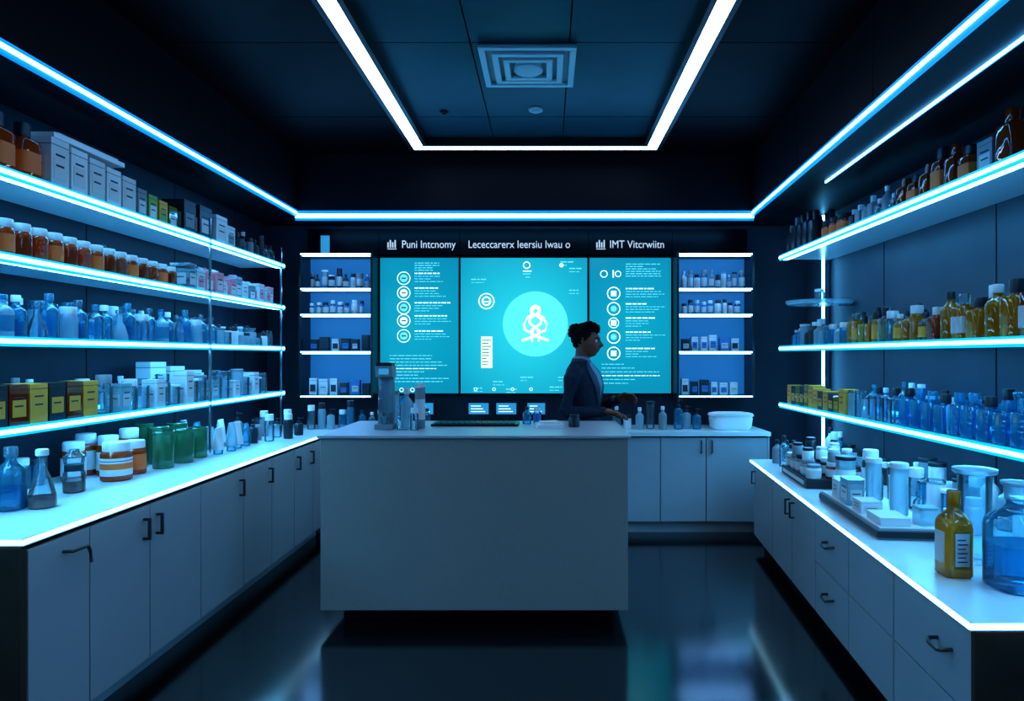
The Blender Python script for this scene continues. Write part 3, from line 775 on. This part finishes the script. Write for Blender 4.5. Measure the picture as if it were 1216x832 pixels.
bottle(m, -.85, 3.97, z, .034, .2, 'clear', 'cyan', None, kind='perf', n=20); bottle(m, -.765, 4.05, z, .03, .27, 'grey', 'white', 'label', kind='cyl', n=20)
bottle(m, -.95, 4.16, z, .036, .22, 'frost', 'grey', None, kind='cyl', n=20); bottle(m, -.78, 3.95, z, .024, .13, 'clear', 'white', None, kind='jar', n=18)
m.build("bottle_group")
m = MB(); m.box(-.72, -.18, 4.16, 4.36, z, z+.012, 'black')
for i in range(14):
    for j in range(4): m.box(-.70+i*.036, -.70+i*.036+.03, 4.18+j*.042, 4.18+j*.042+.034, z+.012, z+.017, 'dark')
m.build("keyboard")
m = MB(); bottle(m, -.13, 4.30, z, .028, .11, 'cyan', 'dark', None, kind='bottle'); bottle(m, -.065, 4.34, z, .025, .1, 'clear', 'white', 'bluelab', kind='jar'); m.build("sample_bottle_pair")
m = MB(); m.box(-.07, .09, 4.06, 4.20, z, z+.02, 'white', .15); m.box(-.04, .07, 4.09, 4.18, z+.02, z+.035, 'label', .3); m.build("paper_stack")
m = MB(); bottle(m, .165, 4.14, z, .034, .075, 'dark', 'dark', None, kind='jar'); m.build("dark_jar")

# ------------------------------------------------------------------ back counter goods
z = .861
m = MB()
for i, x in enumerate((-2.05, -1.97, -1.88, -1.79, -1.71, -1.62)): bottle(m, x, 5.85+.04*(i % 2), z, .034, R.uniform(.15, .28), R.choice(['clear', 'cyan', 'cyan', 'frost']), R.choice(['white', 'dark']), None, kind=R.choice(['bottle', 'pump', 'jar']))
m.build("bottle_group")
m = MB()
for i, x in enumerate((-1.53, -1.45, -1.36, -1.27, -1.05)): bottle(m, x, 5.88, z, .034, R.uniform(.1, .18), R.choice(['clear', 'white', 'dark']), R.choice(['white', 'dark']), None, kind=R.choice(['bottle', 'jar']))
m.build("bottle_group")
for x, w in ((-1.12, .2), (-.62, .2), (-.37, .2), (-.1, .18)):
    m = MB(); m.box(x-w/2, x+w/2, 6.08, 6.10, z+.10, z+.22, 'black'); m.box(x-w/2+.01, x+w/2-.01, 6.077, 6.08, z+.11, z+.21, 'scrBlue'); m.box(x-.015, x+.015, 6.09, 6.11, z, z+.12, 'black'); m.box(x-.06, x+.06, 6.05, 6.14, z, z+.01, 'black')
    for k in range(3): m.box(x-w/2+.03, x+w/2-.04-.02*k, 6.075, 6.077, z+.13+.025*k, z+.137+.025*k, 'scrTxt')
    m.build("small_monitor")
m = MB()
for i, x in enumerate((.60, .70, .80, .90, 1.0)): bottle(m, x, 5.84+.05*(i % 2), z, .036, (.2, .12, .19, .24, .2)[i], ['clear', 'white', 'frost', 'clear', 'grey'][i], ['white', 'dark'][i % 2], None, kind=['bottle', 'jar', 'bottle', 'cyl', 'bottle'][i])
m.build("bottle_group")
m = MB()
for i, x in enumerate((1.14, 1.22, 1.30)): bottle(m, x, 5.86+.04*(i % 2), z, .038, (.26, .2, .18)[i], ['cyan', 'frost', 'cyan'][i], 'dark', None, kind='pump', n=20)
m.build("pump_bottle_group")
m = MB(); m.lathe(1.59, 5.85, z, [(.15, 0), (.17, .02), (.18, .10), (.17, .115)], 'white', 32, sq=5, fl=.55); m.lathe(1.59, 5.85, z+.115, [(.185, 0), (.19, .01), (.18, .025), (.12, .034)], 'label', 32, sq=5, fl=.55); m.build("storage_box")

# ------------------------------------------------------------------ person
M['jacket'] = pbr("blazer_cloth", (0.020, 0.030, 0.052), 0.8, noise=0.25, scale=40, bump=0.2, spec=.2)
M['jackL'] = pbr("blazer_lapel", (0.045, 0.060, 0.09), 0.6, spec=.3)
M['shirt'] = pbr("shirt_cloth", (0.22, 0.30, 0.40), 0.7)
M['trous'] = pbr("trouser_cloth", (0.012, 0.014, 0.02), 0.8)
M['shoe'] = pbr("shoe_leather", (0.01, 0.01, 0.01), 0.3)
M['skin'] = pbr("skin_brown", (0.22, 0.065, 0.036), 0.45, noise=0.08, scale=30)
M['lip'] = pbr("lips", (0.22, 0.04, 0.035), 0.4)
M['hair'] = pbr("hair_black", (0.004, 0.003, 0.003), 0.75, bump=1.0, scale=120, spec=.2)
M['eyew'] = pbr("eye_white", (0.6, 0.6, 0.6), 0.2)
PX, PY = .262, 4.87
P = Matrix.Translation((PX, PY, 0)) @ Matrix.Rotation(math.radians(-22), 4, 'Z')
person = bpy.data.objects.new("shop_assistant", None); col.objects.link(person); person.location = (PX, PY, 0)

def remesh(ob, vs, it=6, fac=.5):
    r = ob.modifiers.new("remesh", 'REMESH'); r.mode = 'VOXEL'; r.voxel_size = vs; r.use_smooth_shade = True
    s = ob.modifiers.new("smooth", 'SMOOTH'); s.iterations = it; s.factor = fac
def loft(m, secs, mat, n=32):
    vs = []; fs = []
    for z, hx, hy, cx in secs:
        for i in range(n):
            t = 2*math.pi*i/n; c, k = math.cos(t), math.sin(t); q = (abs(c)**2.4+abs(k)**2.4)**(-1/2.4)
            vs.append((cx+hx*c*q, hy*k*q, z))
    for j in range(len(secs)-1):
        for i in range(n): fs.append((j*n+i, j*n+(i+1)%n, (j+1)*n+(i+1)%n, (j+1)*n+i))
    fs += [tuple(range(n-1, -1, -1)), tuple(range((len(secs)-1)*n, len(secs)*n))]
    m.add(vs, fs, mat, True)
torso = [(.80, .125, .178, -.01), (.90, .128, .18, -.01), (1.0, .115, .165, 0), (1.08, .105, .15, 0), (1.18, .112, .16, .005), (1.28, .122, .175, .008), (1.36, .112, .185, -.005), (1.405, .092, .168, -.015), (1.44, .072, .11, -.02), (1.465, .062, .066, -.02)]
m = MB(P); loft(m, torso, 'jacket')
m.path([(-.01, -.165, 1.375), (-.02, -.205, 1.33), (-.055, -.235, 1.13), (-.03, -.235, 1.105), (.10, -.205, 1.105), (.20, -.175, 1.115)], [.058, .06, .05, .049, .044, .036], 'jacket', 16)
m.path([(-.01, .165, 1.375), (-.02, .205, 1.33), (.0, .235, 1.13), (.03, .225, 1.11), (.13, .16, 1.14), (.235, .09, 1.185)], [.058, .06, .05, .049, .044, .036], 'jacket', 16)
o = m.build("blazer", parent=person); remesh(o, .009)
m = MB(P); loft(m, [(.78, .11, .15, -.01), (.86, .12, .165, -.01), (.93, .112, .16, 0), (.98, .1, .15, 0)], 'trous')
for s in (-1, 1): m.path([(-.01, s*.085, .84), (.01, s*.09, .5), (-.02, s*.095, .10)], [.088, .062, .05], 'trous', 16)
o = m.build("trousers", parent=person); remesh(o, .012)
m = MB(P)
for s in (-1, 1):
    m.path([(-.05, s*.095, .045), (.04, s*.1, .045), (.15, s*.11, .03)], [.042, .044, .028], 'shoe', 14)
    m.box(-.09, .18, s*.103-.04, s*.103+.04, 0, .015, 'shoe')
m.build("shoes", parent=person)
def surf(z, t, off):
    for a, b2 in zip(torso, torso[1:]):
        if a[0] <= z <= b2[0]:
            k = (z-a[0])/(b2[0]-a[0]); hx, hy, cx = [a[i]+(b2[i]-a[i])*k for i in (1, 2, 3)]; break
    c, s = math.cos(t), math.sin(t); q = (abs(c)**2.4+abs(s)**2.4)**(-1/2.4)
    return (cx+(hx+off)*c*q, (hy+off)*s*q, z)
m = MB(P)
def strip(f0, f1, off, mat, za, zb2, nz=12, nt=8):
    vs = []; fs = []
    for j in range(nz+1):
        z = za+(zb2-za)*j/nz; k = j/nz
        for i in range(nt+1): vs.append(surf(z, f0(k)+(f1(k)-f0(k))*i/nt, off))
    for j in range(nz):
        for i in range(nt): a = j*(nt+1)+i; fs.append((a, a+1, a+nt+2, a+nt+1))
    m.add(vs, fs, mat, True)
strip(lambda k: -.05-.38*k, lambda k: .05+.38*k, .004, 'shirt', 1.16, 1.46)
m.build("shirt_front", parent=person)
m = MB(P)
for s in (-1, 1): strip(lambda k: s*(.03+.32*k), lambda k: s*(.12+.55*k+.35*math.sin(k*math.pi)*.6), .009, 'jackL', 1.14, 1.45)
m.lathe(-.02, 0, 1.435, [(.078, 0), (.072, .02), (.064, .045), (.058, .045), (.06, 0)], 'jackL', 28)
m.lathe(-.015, 0, 1.45, [(.066, 0), (.062, .03), (.056, .045)], 'shirt', 28)
for zz_ in (1.1, 1.02): m.path([(surf(zz_, 0.02, .004)), (surf(zz_, .02, .008))], [.009, .009], 'black', 10)
m.build("lapels_and_collar", parent=person)
m = MB(P); m.path([(-.025, 0, 1.42), (-.01, 0, 1.48), (.0, 0, 1.56)], [.06, .053, .055], 'skin', 24); m.build("neck", parent=person)
Hd = P @ Matrix.Translation((.028, 0, 1.602)) @ Matrix.Rotation(math.radians(4), 4, 'Y') @ Matrix.Rotation(math.radians(4), 4, 'Z') @ Matrix.Scale(.97, 4)
g = lambda a, s: math.exp(-(a/s)**2)
def headpt(th, ph):
    dx, dy, dz = math.cos(ph)*math.cos(th), math.cos(ph)*math.sin(th), math.sin(ph)
    x, y, z = .098*dx, .077*dy, .120*dz
    if z < 0:
        t = -z/.12; y *= 1-.30*t**1.6
        if dx < 0: x *= 1-.45*t
        else: x += .016*t*dx
    if dx > 0:
        x *= .96
        x += (.024*g(z+.026, .016)*g(y, .015)+.014*g(z+.006, .022)*g(y, .010))
        x -= .010*g(z-.008, .013)*g(abs(y)-.032, .017)
        x += .006*g(z-.030, .010)*g(y, .045)
        x += .009*g(z+.053, .006)*g(y, .024)+.009*g(z+.068, .007)*g(y, .021)
        x += .010*g(z+.098, .014)*g(y, .022)
        x += .004*g(z+.03, .02)*g(abs(y)-.045, .02)
    return x, y, z
m = MB(Hd); NT, NP = 96, 72
vs = []; fs1 = []; fs2 = []
for j in range(NP+1):
    ph = -math.pi/2+math.pi*j/NP
    for i in range(NT): vs.append(headpt(2*math.pi*i/NT, ph))
for j in range(NP):
    for i in range(NT):
        f = (j*NT+i, j*NT+(i+1)%NT, (j+1)*NT+(i+1)%NT, (j+1)*NT+i)
        x, y, z = vs[f[0]]
        (fs2 if (x > .07 and -.075 < z < -.047 and abs(y) < .024) else fs1).append(f)
m.add(vs, fs1, 'skin', True)
o2 = len(m.v)-len(vs)
k = m.m('lip')
for f in fs2: m.f.append([i+o2 for i in f]); m.mi.append(k); m.sm.append(True)
for s in (-1, 1):
    m.path([(.074, s*.032, .008), (.0745, s*.032, .008)], [.0115, .0115], 'eyew', 14)
    m.path([(.0835, s*.032, .008), (.084, s*.032, .008)], [.0048, .0045], 'black', 12)
    m.path([(.086, s*.016, .028), (.084, s*.032, .033), (.072, s*.048, .027)], [.003, .0035, .002], 'hair', 8)
    m.path([(-.005, s*.073, .02), (-.016, s*.083, .022), (-.022, s*.084, .0), (-.012, s*.08, -.025), (.0, s*.073, -.028)], [.006, .007, .007, .0075, .006], 'skin', 10)
    m.path([(-.008, s*.074, .012), (-.010, s*.076, -.015)], [.009, .008], 'skin', 10)
m.build("head", parent=person)
def blob(m, c, r3, mat, seed, amp, n1=56, n2=40):
    vs = []; fs = []
    for j in range(n2+1):
        ph = -math.pi/2+math.pi*j/n2
        for i in range(n1):
            th = 2*math.pi*i/n1; d = Vector((math.cos(ph)*math.cos(th), math.cos(ph)*math.sin(th), math.sin(ph)))
            k = 1+amp*mathutils.noise.noise(d*5.5+Vector((seed, 0, 0)))+amp*.6*mathutils.noise.noise(d*12+Vector((0, seed, 0)))
            vs.append((c[0]+r3[0]*d.x*k, c[1]+r3[1]*d.y*k, c[2]+r3[2]*d.z*k))
    for j in range(n2):
        for i in range(n1): fs.append((j*n1+i, j*n1+(i+1)%n1, (j+1)*n1+(i+1)%n1, (j+1)*n1+i))
    m.add(vs, fs, mat, True)
m = MB(Hd)
blob(m, (-.026, 0, .038), (.100, .084, .098), 'hair', 1.3, .10)
blob(m, (.012, 0, .096), (.076, .068, .050), 'hair', 4.1, .25)
blob(m, (-.085, 0, .065), (.060, .062, .058), 'hair', 7.7, .25)
blob(m, (-.065, 0, -.02), (.042, .06, .042), 'hair', 9.2, .15)
m.build("hair", parent=person)
def hand(wrist, fwd, up, side, curl, name):
    f = Vector(fwd).normalized(); u = Vector(up); u = (u-f*u.dot(f)).normalized(); s = u.cross(f).normalized()*side
    w = Vector(wrist)
    def q(a, b2, c): return w+f*a+s*b2+u*c
    m = MB(P)
    m.path([q(-.05, 0, 0), q(.01, 0, 0), q(.03, 0, 0)], [.026, .024, .024], 'skin', 14)
    for i, (b2, ln, kx) in enumerate(((.030, .068, .088), (.010, .076, .093), (-.010, .070, .090), (-.029, .054, .082))):
        m.path([q(.005, b2*.55, 0), q(kx*.6, b2*.9, 0), q(kx, b2, 0)], [.016, .0145, .0115], 'skin', 12)
        c = math.radians(curl*(.8+.12*i)); a = 0; p = (kx, 0)
        pts = [q(kx, b2, 0)]
        for seg in (.45, .30, .25):
            a += c; p = (p[0]+ln*seg*math.cos(a), p[1]-ln*seg*math.sin(a)); pts.append(q(p[0], b2*1.12, p[1]))
        m.path(pts, [.0098, .0088, .008, .0068], 'skin', 12)
    m.path([q(.015, .02, -.004), q(.045, .045, -.012), q(.070, .058, -.018), (q(.092, .060, -.026))], [.015, .0125, .0105, .0085], 'skin', 12)
    o = m.build(name, parent=person); remesh(o, .0035, 3, .4)
hand((.215, -.17, 1.115), (1, .12, -.12), (.1, .1, 1), 1, 16, "hand_right")
hand((.25, .08, 1.19), (1, -.25, .12), (.0, .75, .6), -1, 20, "hand_left")

# ------------------------------------------------------------------ world, camera, colour
w = bpy.data.worlds.new("World"); scn.world = w; w.use_nodes = True
w.node_tree.nodes["Background"].inputs[0].default_value = (0.01, 0.02, 0.04, 1)
w.node_tree.nodes["Background"].inputs[1].default_value = 0.3
cam = bpy.data.cameras.new("Camera"); co = bpy.data.objects.new("Camera", cam); col.objects.link(co)
co.location = (0, 0, 1.5); co.rotation_euler = (math.pi/2, 0, 0)
cam.sensor_width = 36; cam.lens = 23.68; cam.shift_x = -.0345; cam.shift_y = .0049
cam.clip_start = .05
scn.camera = co
try:
    scn.view_settings.view_transform = 'Standard'
    scn.view_settings.exposure = 0.3
    scn.view_settings.look = 'Medium High Contrast'
except Exception as ex: print(ex)
